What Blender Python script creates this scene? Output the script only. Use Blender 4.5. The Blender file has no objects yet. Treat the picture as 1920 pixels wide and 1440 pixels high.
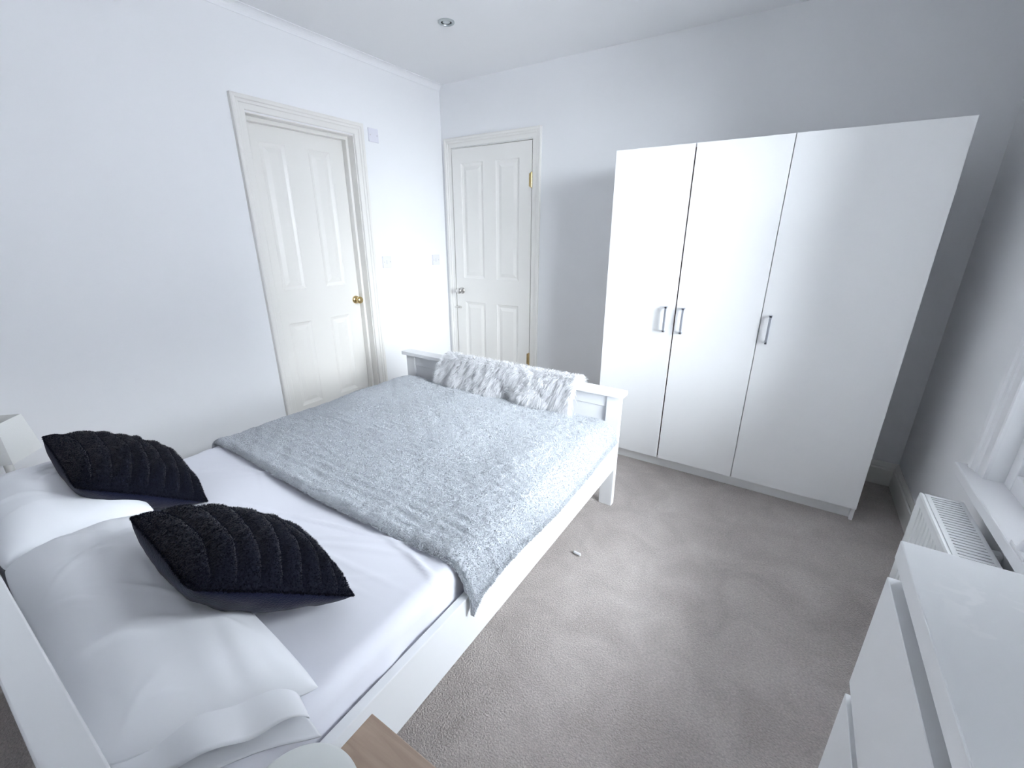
import bpy, bmesh, math
import numpy as np
from mathutils import Matrix, Vector, noise

scene = bpy.context.scene
COL = scene.collection
RNG = np.random.default_rng(7)

# ------------------------------------------------------------------ camera
cam_data = bpy.data.cameras.new('camera')
cam_data.sensor_width = 36.0
cam_data.lens = 808.2 / 1920 * 36.0
cam_data.clip_start = 0.02
cam = bpy.data.objects.new('camera', cam_data)
COL.objects.link(cam)
cam.matrix_world = (Matrix.Translation((2.6535, -3.0412, 1.3871)) @ Matrix.Rotation(0.5722, 4, 'Z')
                    @ Matrix.Rotation(1.2353, 4, 'X') @ Matrix.Rotation(0.0025, 4, 'Z'))
scene.camera = cam

# ------------------------------------------------------------------ world: bright overcast sky
world = bpy.data.worlds.new('overcast_sky')
scene.world = world
world.use_nodes = True
bg = world.node_tree.nodes['Background']
bg.inputs['Color'].default_value = (0.88, 0.92, 1.0, 1)
bg.inputs['Strength'].default_value = 17.0

# hazy low sun reaching the window from beside the added house opposite
sun_data = bpy.data.lights.new('hazy_sun', 'SUN')
sun_data.energy = 0.36
sun_data.angle = math.radians(14)
sun_data.color = (1.0, 0.985, 0.96)
sun = bpy.data.objects.new('hazy_sun', sun_data)
COL.objects.link(sun)
sun.rotation_euler = Vector((-1.0, 0.19, -0.255)).to_track_quat('-Z', 'Y').to_euler()

# window opening in the right wall (shared by portal, wall and joinery)
W = 3.34            # inner face of right wall
YB = -3.60          # near wall
H = 2.49            # ceiling height
WIN_Y0, WIN_Y1, WIN_Z0, WIN_Z1 = -2.23, -1.03, 0.57, 2.30
portal_data = bpy.data.lights.new('window_portal', 'AREA')
portal_data.shape = 'RECTANGLE'
portal_data.size = WIN_Z1 - WIN_Z0
portal_data.size_y = WIN_Y1 - WIN_Y0
portal_data.cycles.is_portal = True
portal = bpy.data.objects.new('window_portal', portal_data)
COL.objects.link(portal)
portal.location = (W + 0.16, (WIN_Y0 + WIN_Y1) / 2, (WIN_Z0 + WIN_Z1) / 2)
portal.rotation_euler = (0, math.pi / 2, 0)

vs = scene.view_settings
vs.view_transform = 'Standard'
vs.look = 'None'
vs.gamma = 1.0
vs.use_curve_mapping = False
vs.exposure = 1.40
scene.cycles.max_bounces = 8
scene.cycles.diffuse_bounces = 6
scene.cycles.glossy_bounces = 2
scene.cycles.transmission_bounces = 2
scene.cycles.transparent_max_bounces = 6
scene.cycles.use_adaptive_sampling = True
scene.cycles.adaptive_threshold = 0.08
scene.cycles.use_light_tree = False
scene.cycles.sample_clamp_indirect = 8.0


# ------------------------------------------------------------------ materials
def make_mat(name, color, rough=0.5, bump=0.0, bump_scale=200.0, var=0.0, var_scale=3.0, metallic=0.0,
             spec=0.5, sheen=0.0, stretch=(1, 1, 1), coat=0.0):
    m = bpy.data.materials.new(name)
    m.use_nodes = True
    nt = m.node_tree
    p = nt.nodes['Principled BSDF']
    p.inputs['Base Color'].default_value = (*color, 1)
    p.inputs['Roughness'].default_value = rough
    p.inputs['Metallic'].default_value = metallic
    p.inputs['Specular IOR Level'].default_value = spec
    p.inputs['Sheen Weight'].default_value = sheen
    p.inputs['Coat Weight'].default_value = coat
    tc = nt.nodes.new('ShaderNodeTexCoord')
    mp = nt.nodes.new('ShaderNodeMapping')
    mp.inputs['Scale'].default_value = stretch
    nt.links.new(tc.outputs['Object'], mp.inputs['Vector'])
    if var > 0:
        n = nt.nodes.new('ShaderNodeTexNoise')
        n.inputs['Scale'].default_value = var_scale
        n.inputs['Detail'].default_value = 1
        r = nt.nodes.new('ShaderNodeMix')
        r.data_type = 'RGBA'
        r.inputs['A'].default_value = (*[c * (1 - var) for c in color], 1)
        r.inputs['B'].default_value = (*[min(1, c * (1 + var)) for c in color], 1)
        nt.links.new(mp.outputs['Vector'], n.inputs['Vector'])
        nt.links.new(n.outputs['Fac'], r.inputs['Factor'])
        nt.links.new(r.outputs['Result'], p.inputs['Base Color'])
    if bump > 0:
        n = nt.nodes.new('ShaderNodeTexNoise')
        n.inputs['Scale'].default_value = bump_scale
        n.inputs['Detail'].default_value = 1
        b = nt.nodes.new('ShaderNodeBump')
        b.inputs['Strength'].default_value = bump
        b.inputs['Distance'].default_value = 0.01
        nt.links.new(mp.outputs['Vector'], n.inputs['Vector'])
        nt.links.new(n.outputs['Fac'], b.inputs['Height'])
        nt.links.new(b.outputs['Normal'], p.inputs['Normal'])
    return m


def carpet_mat():
    m = make_mat('carpet_beige', (0.40, 0.36, 0.34), 0.95, bump=0.55, bump_scale=190, spec=0.1, sheen=0.15)
    nt = m.node_tree
    p = nt.nodes['Principled BSDF']
    tc = nt.nodes['Texture Coordinate']
    # brushed nap and worn patches: large soft clouds plus fine tuft speckle
    n1 = nt.nodes.new('ShaderNodeTexNoise'); n1.inputs['Scale'].default_value = 5.0
    n1.inputs['Detail'].default_value = 6; n1.inputs['Roughness'].default_value = 0.62; n1.inputs['Distortion'].default_value = 0.6
    n2 = nt.nodes.new('ShaderNodeTexNoise'); n2.inputs['Scale'].default_value = 140; n2.inputs['Detail'].default_value = 2
    for n in (n1, n2):
        nt.links.new(tc.outputs['Object'], n.inputs['Vector'])
    r1 = nt.nodes.new('ShaderNodeValToRGB')
    r1.color_ramp.elements[0].position = 0.36; r1.color_ramp.elements[0].color = (0.435, 0.392, 0.37, 1)
    r1.color_ramp.elements[1].position = 0.68; r1.color_ramp.elements[1].color = (0.54, 0.492, 0.467, 1)
    nt.links.new(n1.outputs['Fac'], r1.inputs['Fac'])
    r2 = nt.nodes.new('ShaderNodeMapRange')
    r2.inputs['From Min'].default_value = 0.25; r2.inputs['From Max'].default_value = 0.75
    r2.inputs['To Min'].default_value = 0.82; r2.inputs['To Max'].default_value = 1.15
    nt.links.new(n2.outputs['Fac'], r2.inputs['Value'])
    mx = nt.nodes.new('ShaderNodeVectorMath'); mx.operation = 'SCALE'
    nt.links.new(r1.outputs['Color'], mx.inputs[0]); nt.links.new(r2.outputs['Result'], mx.inputs['Scale'])
    nt.links.new(mx.outputs['Vector'], p.inputs['Base Color'])
    return m


def oak_mat():
    m = make_mat('oak_veneer', (0.42, 0.29, 0.20), 0.45)
    nt = m.node_tree
    p = nt.nodes['Principled BSDF']
    tc = nt.nodes['Texture Coordinate']; mp = nt.nodes['Mapping']
    mp.inputs['Scale'].default_value = (5.0, 60.0, 60.0)
    n = nt.nodes.new('ShaderNodeTexNoise'); n.inputs['Scale'].default_value = 1.0; n.inputs['Detail'].default_value = 5
    n.inputs['Distortion'].default_value = 0.7
    r = nt.nodes.new('ShaderNodeValToRGB')
    r.color_ramp.elements[0].position = 0.3; r.color_ramp.elements[0].color = (0.43, 0.315, 0.24, 1)
    r.color_ramp.elements[1].position = 0.72; r.color_ramp.elements[1].color = (0.56, 0.43, 0.34, 1)
    nt.links.new(mp.outputs['Vector'], n.inputs['Vector'])
    nt.links.new(n.outputs['Fac'], r.inputs['Fac']); nt.links.new(r.outputs['Color'], p.inputs['Base Color'])
    return m


def glass_mat():
    m = bpy.data.materials.new('window_glass')
    m.use_nodes = True
    nt = m.node_tree
    nt.nodes.remove(nt.nodes['Principled BSDF'])
    out = nt.nodes['Material Output']
    t = nt.nodes.new('ShaderNodeBsdfTransparent'); t.inputs['Color'].default_value = (0.95, 0.97, 0.96, 1)
    g = nt.nodes.new('ShaderNodeBsdfGlossy'); g.inputs['Roughness'].default_value = 0.02
    f = nt.nodes.new('ShaderNodeFresnel'); f.inputs['IOR'].default_value = 1.45
    mx = nt.nodes.new('ShaderNodeMixShader')
    nt.links.new(f.outputs['Fac'], mx.inputs['Fac'])
    nt.links.new(t.outputs['BSDF'], mx.inputs[1]); nt.links.new(g.outputs['BSDF'], mx.inputs[2])
    nt.links.new(mx.outputs['Shader'], out.inputs['Surface'])
    return m


def chest_top_mat():
    """white foil with a dusty smear near the front edge of the top"""
    m = make_mat('chest_white', (0.84, 0.85, 0.865), 0.32)
    nt = m.node_tree
    p = nt.nodes['Principled BSDF']; tc = nt.nodes['Texture Coordinate']
    n = nt.nodes.new('ShaderNodeTexNoise'); n.inputs['Scale'].default_value = 30; n.inputs['Detail'].default_value = 6
    n.inputs['Distortion'].default_value = 1.6
    nt.links.new(tc.outputs['Object'], n.inputs['Vector'])
    vm = nt.nodes.new('ShaderNodeVectorMath'); vm.operation = 'DISTANCE'
    vm.inputs[1].default_value = (2.905, -2.46, 1.0)
    mp = nt.nodes.new('ShaderNodeMapping'); mp.vector_type = 'POINT'
    nt.links.new(tc.outputs['Object'], vm.inputs[0])
    fall = nt.nodes.new('ShaderNodeMapRange')
    fall.inputs['From Min'].default_value = 0.01; fall.inputs['From Max'].default_value = 0.075
    fall.inputs['To Min'].default_value = 1.0; fall.inputs['To Max'].default_value = 0.0
    nt.links.new(vm.outputs['Value'], fall.inputs['Value'])
    r = nt.nodes.new('ShaderNodeValToRGB')
    r.color_ramp.elements[0].position = 0.52; r.color_ramp.elements[0].color = (0, 0, 0, 1)
    r.color_ramp.elements[1].position = 0.62; r.color_ramp.elements[1].color = (1, 1, 1, 1)
    nt.links.new(n.outputs['Fac'], r.inputs['Fac'])
    mu = nt.nodes.new('ShaderNodeMath'); mu.operation = 'MULTIPLY'
    nt.links.new(fall.outputs['Result'], mu.inputs[0]); nt.links.new(r.outputs['Color'], mu.inputs[1])
    mx = nt.nodes.new('ShaderNodeMix'); mx.data_type = 'RGBA'
    mx.inputs['A'].default_value = (0.84, 0.85, 0.865, 1); mx.inputs['B'].default_value = (0.92, 0.92, 0.93, 1)
    nt.links.new(mu.outputs['Value'], mx.inputs['Factor'])
    nt.links.new(mx.outputs['Result'], p.inputs['Base Color'])
    mr = nt.nodes.new('ShaderNodeMapRange')
    mr.inputs['To Min'].default_value = 0.32; mr.inputs['To Max'].default_value = 0.8
    nt.links.new(mu.outputs['Value'], mr.inputs['Value']); nt.links.new(mr.outputs['Result'], p.inputs['Roughness'])
    return m


def fur_mat():
    m = make_mat('white_fur', (0.90, 0.90, 0.92), 0.75, spec=0.2, sheen=0.2)
    nt = m.node_tree
    p = nt.nodes['Principled BSDF']; out = nt.nodes['Material Output']
    t = nt.nodes.new('ShaderNodeBsdfTranslucent'); t.inputs['Color'].default_value = (0.90, 0.90, 0.92, 1)
    mx = nt.nodes.new('ShaderNodeMixShader'); mx.inputs['Fac'].default_value = 0.4
    nt.links.new(p.outputs['BSDF'], mx.inputs[1]); nt.links.new(t.outputs['BSDF'], mx.inputs[2])
    nt.links.new(mx.outputs['Shader'], out.inputs['Surface'])
    return m


MAT = dict(
    wall=make_mat('wall_paint', (0.84, 0.845, 0.86), 0.85, var=0.012, var_scale=2.0, spec=0.25),
    ceiling=make_mat('ceiling_paint', (0.85, 0.855, 0.87), 0.9, var=0.012, var_scale=2.0, spec=0.2),
    gloss=make_mat('cream_gloss', (0.79, 0.775, 0.745), 0.34),
    skirt=make_mat('skirting_gloss', (0.78, 0.775, 0.74), 0.35),
    wardrobe=make_mat('wardrobe_foil', (0.915, 0.915, 0.92), 0.28),
    wardrobe_dark=make_mat('wardrobe_gap_shade', (0.06, 0.03, 0.03), 0.7),
    bed=make_mat('bed_lacquer', (0.84, 0.845, 0.86), 0.38),
    chest=chest_top_mat(),
    sheet=make_mat('cotton_sheet', (0.80, 0.80, 0.86), 0.9, spec=0.15),
    pillow=make_mat('pillow_cotton', (0.84, 0.845, 0.875), 0.9, spec=0.15),
    blanket=make_mat('grey_fleece', (0.55, 0.57, 0.605), 0.95, bump=0.4, bump_scale=120, spec=0.1, sheen=0.3,
                     var=0.10, var_scale=9),
    pile=make_mat('grey_fleece_pile', (0.55, 0.57, 0.605), 0.9, spec=0.1, sheen=0.2, var=0.08, var_scale=7),
    fur=fur_mat(),
    navy=make_mat('navy_plush', (0.0035, 0.0045, 0.012), 0.85, bump=0.25, bump_scale=170, spec=0.10, sheen=0.10),
    navy_pile=make_mat('navy_plush_pile', (0.004, 0.005, 0.013), 0.8, spec=0.08, sheen=0.03),
    navy_back=make_mat('navy_back', (0.003, 0.005, 0.024), 0.85, bump=0.2, bump_scale=240, spec=0.1, sheen=0.12),
    carpet=carpet_mat(),
    oak=oak_mat(),
    brass=make_mat('polished_brass', (0.72, 0.55, 0.28), 0.2, metallic=1.0),
    nickel=make_mat('satin_nickel', (0.62, 0.60, 0.58), 0.28, metallic=1.0),
    alu=make_mat('brushed_aluminium', (0.58, 0.60, 0.66), 0.38, metallic=0.8),
    plastic=make_mat('switch_plastic', (0.74, 0.735, 0.80), 0.35),
    dark=make_mat('dark_void', (0.02, 0.02, 0.022), 0.9),
    radiator=make_mat('radiator_enamel', (0.80, 0.815, 0.82), 0.3),
    upvc=make_mat('window_upvc', (0.82, 0.82, 0.84), 0.3),
    gasket=make_mat('window_gasket', (0.03, 0.02, 0.03), 0.7),
    glass=glass_mat(),
    shade=make_mat('lampshade_linen', (0.84, 0.84, 0.82), 0.9, bump=0.1, bump_scale=300),
    lampbody=make_mat('lamp_white', (0.88, 0.90, 0.88), 0.4),
    bulb=make_mat('spot_lens', (0.55, 0.58, 0.60), 0.2),
    spot=make_mat('spot_ring', (0.50, 0.54, 0.55), 0.35, metallic=0.6),
    blue=make_mat('blue_cloth', (0.10, 0.20, 0.42), 0.8, bump=0.4, bump_scale=60, var=0.35, var_scale=25),
    paving=make_mat('garden_paving', (0.36, 0.35, 0.36), 0.9, var=0.15, var_scale=3),
    leaf=make_mat('shrub_leaf', (0.07, 0.15, 0.04), 0.6, var=0.3, var_scale=6),
    bark=make_mat('shrub_bark', (0.16, 0.11, 0.08), 0.9, bump=0.3, bump_scale=40),
    render=make_mat('house_render', (0.42, 0.41, 0.42), 0.9, bump=0.2, bump_scale=20, var=0.1, var_scale=4),
    house_glass=make_mat('house_glass', (0.03, 0.035, 0.04), 0.05),
    slate=make_mat('roof_slate', (0.12, 0.125, 0.14), 0.7, var=0.2, var_scale=5),
)


# ------------------------------------------------------------------ mesh helpers
class MB:
    def __init__(self):
        self.v, self.f = [], []

    def add(self, verts, faces):
        o = len(self.v)
        self.v += [tuple(p) for p in verts]
        self.f += [tuple(i + o for i in q) for q in faces]
        return self

    def box(self, x0, x1, y0, y1, z0, z1, bev=0.0, seg=2, rot=None, org=None):
        bm = bmesh.new()
        bmesh.ops.create_cube(bm, size=1)
        bmesh.ops.scale(bm, vec=(abs(x1 - x0), abs(y1 - y0), abs(z1 - z0)), verts=bm.verts)
        if bev > 0:
            bmesh.ops.bevel(bm, geom=list(bm.edges), offset=bev, segments=seg, profile=0.5, affect='EDGES')
        c = Vector(((x0 + x1) / 2, (y0 + y1) / 2, (z0 + z1) / 2))
        vs_ = [v.co + c for v in bm.verts]
        if rot is not None:
            org = Vector(org) if org is not None else c
            vs_ = [rot @ (p - org) + org for p in vs_]
        bm.verts.index_update()
        fs_ = [[v.index for v in f.verts] for f in bm.faces]
        bm.free()
        return self.add(vs_, fs_)

    def lathe(self, prof, origin, axis='Z', n=24, cap=True):
        """prof: (radius, height) list, revolved round an axis through origin"""
        o = Vector(origin)
        vs_, fs_ = [], []
        for r, h in prof:
            for k in range(n):
                a = 2 * math.pi * k / n
                p = (r * math.cos(a), r * math.sin(a), h)
                if axis == 'X':
                    p = (p[2], p[0], p[1])
                elif axis == 'Y':
                    p = (p[1], p[2], p[0])
                vs_.append(o + Vector(p))
        for i in range(len(prof) - 1):
            for k in range(n):
                k2 = (k + 1) % n
                fs_.append((i * n + k, i * n + k2, (i + 1) * n + k2, (i + 1) * n + k))
        if cap:
            fs_.append(tuple(reversed(range(n))))
            fs_.append(tuple((len(prof) - 1) * n + k for k in range(n)))
        return self.add(vs_, fs_)

    def tube(self, pts, r, n=10):
        pts = [Vector(p) for p in pts]
        vs_, fs_ = [], []
        for i, p in enumerate(pts):
            t = (pts[min(i + 1, len(pts) - 1)] - pts[max(i - 1, 0)]).normalized()
            u = t.orthogonal().normalized() if i == 0 else (u - t * u.dot(t)).normalized()
            w = t.cross(u)
            for k in range(n):
                a = 2 * math.pi * k / n
                vs_.append(p + u * (r * math.cos(a)) + w * (r * math.sin(a)))
        for i in range(len(pts) - 1):
            for k in range(n):
                k2 = (k + 1) % n
                fs_.append((i * n + k, i * n + k2, (i + 1) * n + k2, (i + 1) * n + k))
        fs_.append(tuple(reversed(range(n))))
        fs_.append(tuple((len(pts) - 1) * n + k for k in range(n)))
        return self.add(vs_, fs_)

    def build(self, name, mat, parent=None, smooth=False, angle=None):
        me = bpy.data.meshes.new(name)
        me.from_pydata(self.v, [], self.f)
        bm = bmesh.new(); bm.from_mesh(me)
        bmesh.ops.recalc_face_normals(bm, faces=bm.faces)
        bm.to_mesh(me); bm.free()
        me.materials.append(MAT[mat])
        if smooth:
            me.polygons.foreach_set('use_smooth', [True] * len(me.polygons))
            if angle:
                me.set_sharp_from_angle(angle=math.radians(angle))
        me.update()
        o = bpy.data.objects.new(name, me)
        COL.objects.link(o)
        if parent is not None:
            o.parent = parent
            o.matrix_parent_inverse = parent.matrix_world.inverted()
        return o


def grid_obj(name, P, mat, parent=None, wrap=False, smooth=True):
    """P: (n, m, 3) array of points -> one quad-grid mesh"""
    n, m = P.shape[:2]
    idx = np.arange(n * m).reshape(n, m)
    q = np.stack([idx[:-1, :-1], idx[1:, :-1], idx[1:, 1:], idx[:-1, 1:]], -1).reshape(-1, 4)
    return raw_obj(name, P.reshape(-1, 3), q, mat, parent, smooth)


def raw_obj(name, V, F, mat, parent=None, smooth=True):
    me = bpy.data.meshes.new(name)
    V = np.ascontiguousarray(V, dtype=np.float32); F = np.ascontiguousarray(F, dtype=np.int32)
    k = F.shape[1]
    me.vertices.add(len(V)); me.vertices.foreach_set('co', V.ravel())
    me.loops.add(F.size); me.loops.foreach_set('vertex_index', F.ravel())
    me.polygons.add(len(F)); me.polygons.foreach_set('loop_start', np.arange(len(F), dtype=np.int32) * k)
    me.update(calc_edges=True)
    me.polygons.foreach_set('use_smooth', [smooth] * len(F))
    me.validate()
    me.materials.append(MAT[mat])
    o = bpy.data.objects.new(name, me)
    COL.objects.link(o)
    if parent is not None:
        o.parent = parent
        o.matrix_parent_inverse = parent.matrix_world.inverted()
    return o


def strands(name, P, D, L, width, mat, parent, droop=0.0, segs=2):
    """thin tapering blades rooted at P, growing along D with length L; bending down by droop"""
    n = len(P)
    D = D / np.linalg.norm(D, axis=1, keepdims=True)
    R_ = RNG.normal(size=(n, 3))
    S = np.cross(D, R_); S /= np.linalg.norm(S, axis=1, keepdims=True) + 1e-9
    cols = []
    for k in range(segs + 1):
        t = k / segs
        c = P + D * (L * t)[:, None] + np.array([0, 0, -1.0]) * (droop * L * t * t)[:, None]
        if k < segs:
            w = (width * (1 - 0.6 * t)) * 0.5
            cols += [c - S * w[:, None], c + S * w[:, None]]
        else:
            cols.append(c)
    V = np.stack(cols, 1)
    nv = V.shape[1]
    tri = []
    for k in range(segs - 1):
        a = 2 * k
        tri += [(a, a + 1, a + 3), (a, a + 3, a + 2)]
    a = 2 * (segs - 1)
    tri.append((a, a + 1, a + 2))
    F = (np.arange(n)[:, None, None] * nv + np.array(tri)[None]).reshape(-1, 3)
    o = raw_obj(name, V.reshape(-1, 3), F, mat, parent, smooth=True)
    o['kind'] = 'stuff'
    return o


def value_noise(X, Y, seed=0, octaves=4):
    """cheap smooth 2-D noise from sums of rotated sines, about -1..1"""
    r = np.random.default_rng(seed)
    X, Y = np.broadcast_arrays(X, Y)
    out = np.zeros(X.shape); amp = 1.0; tot = 0; f = 1.0
    for _ in range(octaves):
        for _ in range(4):
            a = r.uniform(0, 2 * np.pi); ph = r.uniform(0, 2 * np.pi); g = f * r.uniform(0.7, 1.4)
            out += amp * np.sin(g * (np.cos(a) * X + np.sin(a) * Y) * 2 * np.pi + ph) * 0.5
        tot += amp; amp *= 0.5; f *= 2.1
    return out / tot


def tag(o, label=None, cat=None, group=None, kind=None):
    if label: o['label'] = label
    if cat: o['category'] = cat
    if group: o['group'] = group
    if kind: o['kind'] = kind
    return o


def empty(name, loc, label=None, cat=None, group=None, kind=None):
    o = bpy.data.objects.new(name, None)
    o.empty_display_size = 0.1
    o.location = loc
    COL.objects.link(o)
    o.matrix_world = Matrix.Translation(loc)
    return tag(o, label, cat, group, kind)


def sweep_frame(mb, prof, a0, a1, z0, z1, to3d, sides='LTR'):
    """mitred moulding round an opening a0..a1 x z0..z1; prof = (outward offset, projection)"""
    if sides == 'LTR':
        corners = [(a0, z0, -1, 0), (a0, z1, -1, 1), (a1, z1, 1, 1), (a1, z0, 1, 0)]
    vs_, fs_ = [], []
    m = len(prof)
    for (a, z, sa, sz) in corners:
        for (u, t) in prof:
            vs_.append(to3d(a + sa * u, z + sz * u, t))
    for i in range(len(corners) - 1):
        for k in range(m):
            k2 = (k + 1) % m
            fs_.append((i * m + k, i * m + k2, (i + 1) * m + k2, (i + 1) * m + k))
    fs_.append(tuple(range(m))); fs_.append(tuple((len(corners) - 1) * m + k for k in range(m)))
    mb.add(vs_, fs_)


# ------------------------------------------------------------------ room shell
T = 0.22            # wall thickness
tag(MB().box(-T, W + T, YB - T, T, -0.15, 0.0).build('floor', 'carpet'),
    'grey beige fitted carpet with brushed and worn patches', 'carpet', kind='structure')
tag(MB().box(-T, W + T, YB - T, T, H, H + 0.15).build('ceiling', 'ceiling'),
    'plain white painted ceiling with one recessed spotlight', 'ceiling', kind='structure')

# left wall (x = 0) with a closed-back niche for the cream door
LD0, LD1, LDZ, NICHE = -1.585, -0.880, 2.005, 0.15
mb = MB()
mb.box(-T, 0, YB - T, LD0, 0, H).box(-T, 0, LD1, T, 0, H).box(-T, 0, LD0, LD1, LDZ, H).box(-T, -NICHE, LD0, LD1, 0, LDZ)
tag(mb.build('wall_left', 'wall'), 'plain white wall with the brass-knobbed door and three blank plates', 'wall', kind='structure')

# back wall (y = 0) with niche for the corner door
BD0, BD1, BDZ = 0.108, 0.872, 2.037
mb = MB()
mb.box(0, BD0, 0, T, 0, H).box(BD1, W + T, 0, T, 0, H).box(BD0, BD1, 0, T, BDZ, H).box(BD0, BD1, 0.09, T, 0, BDZ)
tag(mb.build('wall_back', 'wall'), 'white wall behind the wardrobe and the corner door', 'wall', kind='structure')

# right wall with the window
mb = MB()
mb.box(W, W + T, WIN_Y1, T, 0, H).box(W, W + T, YB - T, WIN_Y0, 0, H)
mb.box(W, W + T, WIN_Y0, WIN_Y1, 0, WIN_Z0).box(W, W + T, WIN_Y0, WIN_Y1, WIN_Z1, H)
tag(mb.build('wall_right', 'wall'), 'white wall with the window and the radiator', 'wall', kind='structure')
tag(MB().box(-T, W + T, YB - T, YB, 0, H).build('wall_front', 'wall'), 'white wall behind the bed headboard', 'wall', kind='structure')

# skirting boards
SK = [(0.0, 0.0), (0.018, 0.0), (0.018, 0.100), (0.012, 0.108), (0.014, 0.116), (0.010, 0.130), (0.004, 0.140), (0.0, 0.140)]


def skirting(name, p0, p1, nrm, label):
    p0, p1, nrm = Vector(p0), Vector(p1), Vector(nrm)
    vs_ = [p + nrm * t + Vector((0, 0, h)) for p in (p0, p1) for (t, h) in SK]
    m = len(SK)
    fs_ = [(k, (k + 1) % m, m + (k + 1) % m, m + k) for k in range(m)] + [tuple(range(m)), tuple(range(m, 2 * m))]
    return tag(MB().add(vs_, fs_).build(name, 'skirt'), label, 'skirting board', kind='structure')


skirting('baseboard_left', (0, YB, 0), (0, -1.655, 0), (1, 0, 0), 'cream skirting along the left wall beside the bed')
skirting('baseboard_back', (0.94, 0, 0), (W, 0, 0), (0, -1, 0), 'cream skirting on the back wall beside the wardrobe')
skirting('baseboard_right', (W, -0.001, 0), (W, YB, 0), (-1, 0, 0), 'cream skirting below the window behind the radiator')
skirting('baseboard_front', (0, YB, 0), (W, YB, 0), (0, 1, 0), 'cream skirting behind the bed headboard')
# small plaster cove between left wall and ceiling
mb = MB()
prof = [(0, 0.0), (0.0, -0.040), (0.004, -0.040)] + [(0.004 + 0.036 * (1 - math.cos(a)), -0.040 + 0.036 * math.sin(a)) for a in np.linspace(0.2, math.pi / 2, 6)] + [(0.040, 0.0)]
m = len(prof)
vs_ = [(px, yy, H + pz) for yy in (YB, 0.0) for (px, pz) in prof]
mb.add(vs_, [(k, (k + 1) % m, m + (k + 1) % m, m + k) for k in range(m)] + [tuple(range(m)), tuple(range(m, 2 * m))])
tag(mb.build('trim_1', 'ceiling'), 'narrow white plaster cove where left wall meets ceiling', 'coving', kind='structure')

ARCH = [(0.0, 0.0), (0.0, 0.010), (0.004, 0.013), (0.030, 0.014), (0.034, 0.019), (0.046, 0.020), (0.051, 0.026),
        (0.064, 0.028), (0.070, 0.024), (0.070, 0.0)]


# ------------------------------------------------------------------ panelled doors
def panel_mesh(w, h, to3d, mw=0.022, fw=0.030):
    """moulded door panel: chamfer into a groove, then up to the raised field"""
    rings = [(0.0, 0.0), (0.006, -0.004), (mw, -0.009), (mw + 0.004, -0.009), (mw + fw, -0.003)]
    vs_, fs_ = [], []
    for (i, dpt) in rings:
        vs_ += [to3d(i, i, dpt), to3d(w - i, i, dpt), to3d(w - i, h - i, dpt), to3d(i, h - i, dpt)]
    for r in range(len(rings) - 1):
        for k in range(4):
            k2 = (k + 1) % 4
            fs_.append((r * 4 + k, r * 4 + k2, r * 4 + 4 + k2, r * 4 + 4 + k))
    b = (len(rings) - 1) * 4
    fs_.append((b, b + 1, b + 2, b + 3))
    return MB().add(vs_, fs_)


def leaf(root, width, height, panels, place, mat='gloss', thick=0.035):
    """door leaf in local (a across, z up, d outwards); panels = (a0,a1,z0,z1)"""
    mb = MB()
    xs = sorted({0.0, width} | {p[0] for p in panels} | {p[1] for p in panels})
    zs = sorted({0.0, height} | {p[2] for p in panels} | {p[3] for p in panels})
    vs_, fs_ = [], []
    ix = {}

    def vid(a, z, dd):
        key = (round(a, 5), round(z, 5), dd)
        if key not in ix:
            ix[key] = len(vs_); vs_.append(place(a, z, dd))
        return ix[key]
    for i in range(len(xs) - 1):
        for j in range(len(zs) - 1):
            ca, cz = (xs[i] + xs[i + 1]) / 2, (zs[j] + zs[j + 1]) / 2
            if any(p[0] < ca < p[1] and p[2] < cz < p[3] for p in panels):
                continue
            fs_.append((vid(xs[i], zs[j], 0.0), vid(xs[i + 1], zs[j], 0.0), vid(xs[i + 1], zs[j + 1], 0.0), vid(xs[i], zs[j + 1], 0.0)))
    b = [vid(0, 0, -thick), vid(width, 0, -thick), vid(width, height, -thick), vid(0, height, -thick)]
    fs_.append(tuple(reversed(b)))
    mb.add(vs_, fs_)
    # edges of the slab
    c = [(0, 0), (width, 0), (width, height), (0, height)]
    for k in range(4):
        (a0, z0), (a1, z1) = c[k], c[(k + 1) % 4]
        mb.add([place(a0, z0, 0), place(a1, z1, 0), place(a1, z1, -thick), place(a0, z0, -thick)], [(0, 1, 2, 3)])
    lf = mb.build('door_leaf', mat, root)
    for (a0, a1, z0, z1) in panels:
        panel_mesh(a1 - a0, z1 - z0, lambda i, j, dd: place(a0 + i, z0 + j, dd)).build('panel', mat, lf)
    return lf


# door in the left wall
door1 = empty('door_1', (0, (LD0 + LD1) / 2, 0), 'cream four-panel door with a round brass knob in the left wall', 'door', kind='structure')
mb = MB(); sweep_frame(mb, ARCH, LD0, LD1, 0, LDZ + 0.005, lambda a, z, t: (t, a, z))
mb.build('architrave', 'gloss', door1)
mb = MB()   # jamb lining and stop
mb.box(-NICHE, 0.0, LD1 - 0.006, LD1, 0, LDZ).box(-NICHE, 0.0, LD0, LD0 + 0.006, 0, LDZ).box(-NICHE, 0.0, LD0 + 0.006, LD1 - 0.006, LDZ - 0.006, LDZ)
mb.box(-0.098, -0.055, LD1 - 0.024, LD1 - 0.006, 0, LDZ - 0.006, 0.002).box(-0.098, -0.055, LD0 + 0.006, LD0 + 0.024, 0, LDZ - 0.006, 0.002)
mb.box(-0.098, -0.0555, LD0 + 0.0235, LD1 - 0.0235, LDZ - 0.028, LDZ - 0.006, 0.002)
mb.build('door_jamb', 'gloss', door1)
LW = LD1 - LD0 - 0.018
A0 = LD0 + 0.009
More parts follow.
